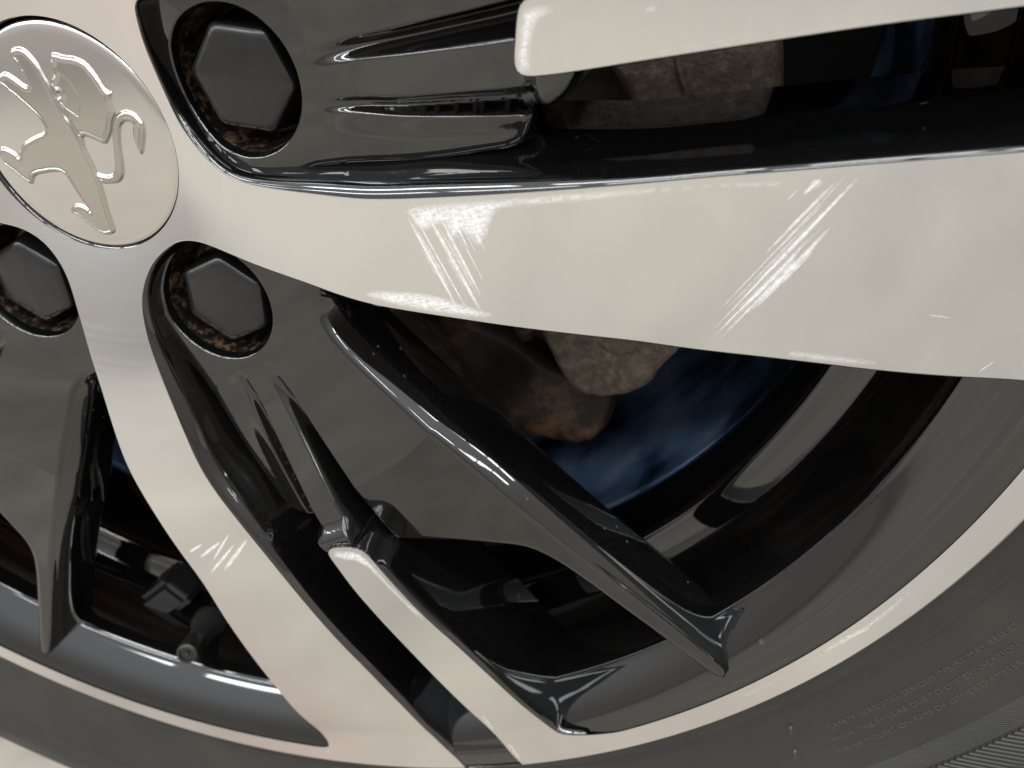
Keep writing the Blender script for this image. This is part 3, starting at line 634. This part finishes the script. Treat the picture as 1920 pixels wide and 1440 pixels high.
o = obj('hairline_ribs', mesh('hairline_ribs', V, F, RUBBER, smooth=False), tyre); o['kind'] = 'stuff'
# moulded small print, three curved lines
LETM, _n, _b = mat('moulded_letter_rubber', (0.042, 0.040, 0.036), 0.45)
def curved_text(s, r, a_start, size):
    cu = bpy.data.curves.new('txt', 'FONT'); cu.body = s; cu.size = size; cu.extrude = 0.12; cu.space_character = 1.12
    to = bpy.data.objects.new('txt', cu); scene.collection.objects.link(to); bpy.context.view_layer.update()
    me = bpy.data.meshes.new_from_object(to.evaluated_get(bpy.context.evaluated_depsgraph_get())); bpy.data.objects.remove(to)
    for v in me.vertices:
        x, y, z = v.co; rr_ = r - y; t = R_(a_start) + x / r
        v.co = (rr_ * math.cos(t) * MM, rr_ * math.sin(t) * MM, (float(tz(rr_)) + .10 + z) * MM)
    me.materials.clear(); me.materials.append(LETM); me.name = 'moulded_lettering'
    return me
for s, r, a0 in (("SAFETY WARNING SERIOUS INJURY MAY RESULT", 290.2, -57.0), ("FROM TIRE FAILURE DUE TO UNDERINFLATION", 295.4, -57.6), ("NEVER MOUNT ON RIMS OF OTHER DIAMETER", 300.6, -58.0)):
    obj('moulded_lettering', curved_text(s, r, a0, 3.0), tyre)
for r, t in ((283.5, -59.2), (293, -60.4)):
    p = polar([(r, t)])[0]; me = lathe('vent_spew', [(.75, -.2), (.7, .5), (.5, .9), (.01, 1.0)], LETM, 12); me2 = box('vent_spew', (0, -2.2, .15), (.5, 4.4, .4), LETM)
    bm = bmesh.new(); bm.from_mesh(me); bm.from_mesh(me2); bm.to_mesh(me); bm.free()
    o = obj('vent_spew', me, tyre); o.location = (p[0] * MM, p[1] * MM, float(tz(r)) * MM); o.rotation_euler = (0, 0, R_(-5))

# ---------------------------------------------------------------- brake and hub parts seen through the openings
def plate(name, poly, z, th, mt, parent, bev=4.0, lump=0.0, sp=3.0, rnd=3):
    poly = np.array(poly, float); poly, _ = chaikin(poly, np.zeros((len(poly), 1)), rnd); poly, _ = resample(poly, np.zeros((len(poly), 1)), 1.6)
    if area(poly) < 0: poly = poly[::-1]
    x0, y0 = poly.min(0); x1, y1 = poly.max(0); P_, T_ = tri_region([poly], (x0, y0, x1, y1), lambda Q: inside(Q, poly), sp)
    d = segdist(P_, poly); zz = z - bev * (1 - np.sqrt(1 - (1 - np.clip(d / bev, 0, 1)) ** 2)) + lump * (np.sin(P_[:, 0] * .11 + 1) * np.cos(P_[:, 1] * .13))
    n = len(poly); no_ = onormal(poly); zr = z - bev + lump * (np.sin(poly[:, 0] * .11 + 1) * np.cos(poly[:, 1] * .13)); b = len(P_)
    V = np.vstack([np.c_[P_, zz], np.c_[poly, zr], np.c_[poly + no_ * .5, np.full(n, z - th)]])
    F = [tuple(t) for t in T_] + [(b + j, b + (j + 1) % n, b + n + (j + 1) % n, b + n + j) for j in range(n)]
    return obj(name, mesh(name, V, F, mt), parent)
cal = empty('brake_caliper', W); tag(cal, 'grey brown cast brake caliper behind the wide scraped spoke', 'brake caliper')
plate('caliper_body', [(124, 20), (127, -22), (136, -46), (130, -66), (104, -82), (84, -100), (84, -112), (86, -128), (88, -137), (94, -142), (105, -143), (117, -139.5), (121, -134), (130, -128), (150, -104), (170, -70), (175, -56), (178, -36), (179, 0), (176, 22)], -58, 45, CAST, cal, 3, .8, 1.8, 1)
plate('casting_rib', [(150, -30), (152, -60), (150.5, -62), (148.5, -31)], -56.2, 6, CAST, cal, 1, 0, 1)
plate('casting_web', [(96, -100), (112, -96), (122, -118), (112, -127), (103, -121)], -56, 9, CAST, cal, 1.5, .4, 1.4, 1)
obj('bleed_screw', lathe_at('bleed_screw', [(4, -10), (4, 0), (2.5, 1), (2.4, 6), (.01, 6.5)], DARK, Vector((78, -108, -62)), Vector((.3, .6, .7)).to_track_quat('Z', 'Y')), cal)
br = empty('brake_disc', W); tag(br, 'rusty brake disc and hat behind the hub of the wheel', 'brake disc')
obj('disc_hat', lathe('disc_hat', [(.01, -52), (70, -52), (92, -53.5), (97, -57), (98, -80)], RUST, 128), br)
obj('friction_ring', lathe('friction_ring', [(96, -80), (150, -80), (152, -81.5), (152, -104)], DARK, 160), br)
kn = empty('steering_knuckle', W); tag(kn, 'rusty brown knuckle casting below the brake caliper', 'suspension part')
plate('knuckle_arm', [(26, -92), (44, -116), (43, -140), (54, -158), (76, -169), (92, -164), (100, -152), (100, -140), (84, -134), (70, -118), (50, -98)], -66, 30, DRUST, kn, 6, 3.0, 2.0, 1)
plate('lower_link', [(-60, -120), (-110, -152), (-150, -170), (-168, -160), (-160, -140), (-110, -118), (-70, -96)], -105, 25, RUST, kn, 9, 3, 3)
ln = empty('wheel_arch_liner', W); tag(ln, 'black plastic wheel arch lining behind the wheel, its back closed to block light', 'arch liner')
rot_up = UP
lm = lathe('arch_shell', [(392, -25), (398, -60), (400, -330)], LINER, 64, rot_up - 125, rot_up + 125); obj('arch_shell', lm, ln)
obj('light_block_wall', lathe('light_block_wall', [(420, -331), (.01, -331)], LINER, 48), ln)  # back wall widened to a full disc to shut out light from behind

# ---------------------------------------------------------------- floor
fm = bpy.data.meshes.new('floor'); s = 60.0
fm.from_pydata([(-s, -s, 0), (s, -s, 0), (s, s, 0), (-s, s, 0)], [], [(0, 1, 2, 3)]); fm.materials.append(make_floor())
fl = obj('floor', fm); tag(fl, 'pale worn concrete floor under the wheel', None, None, 'structure')
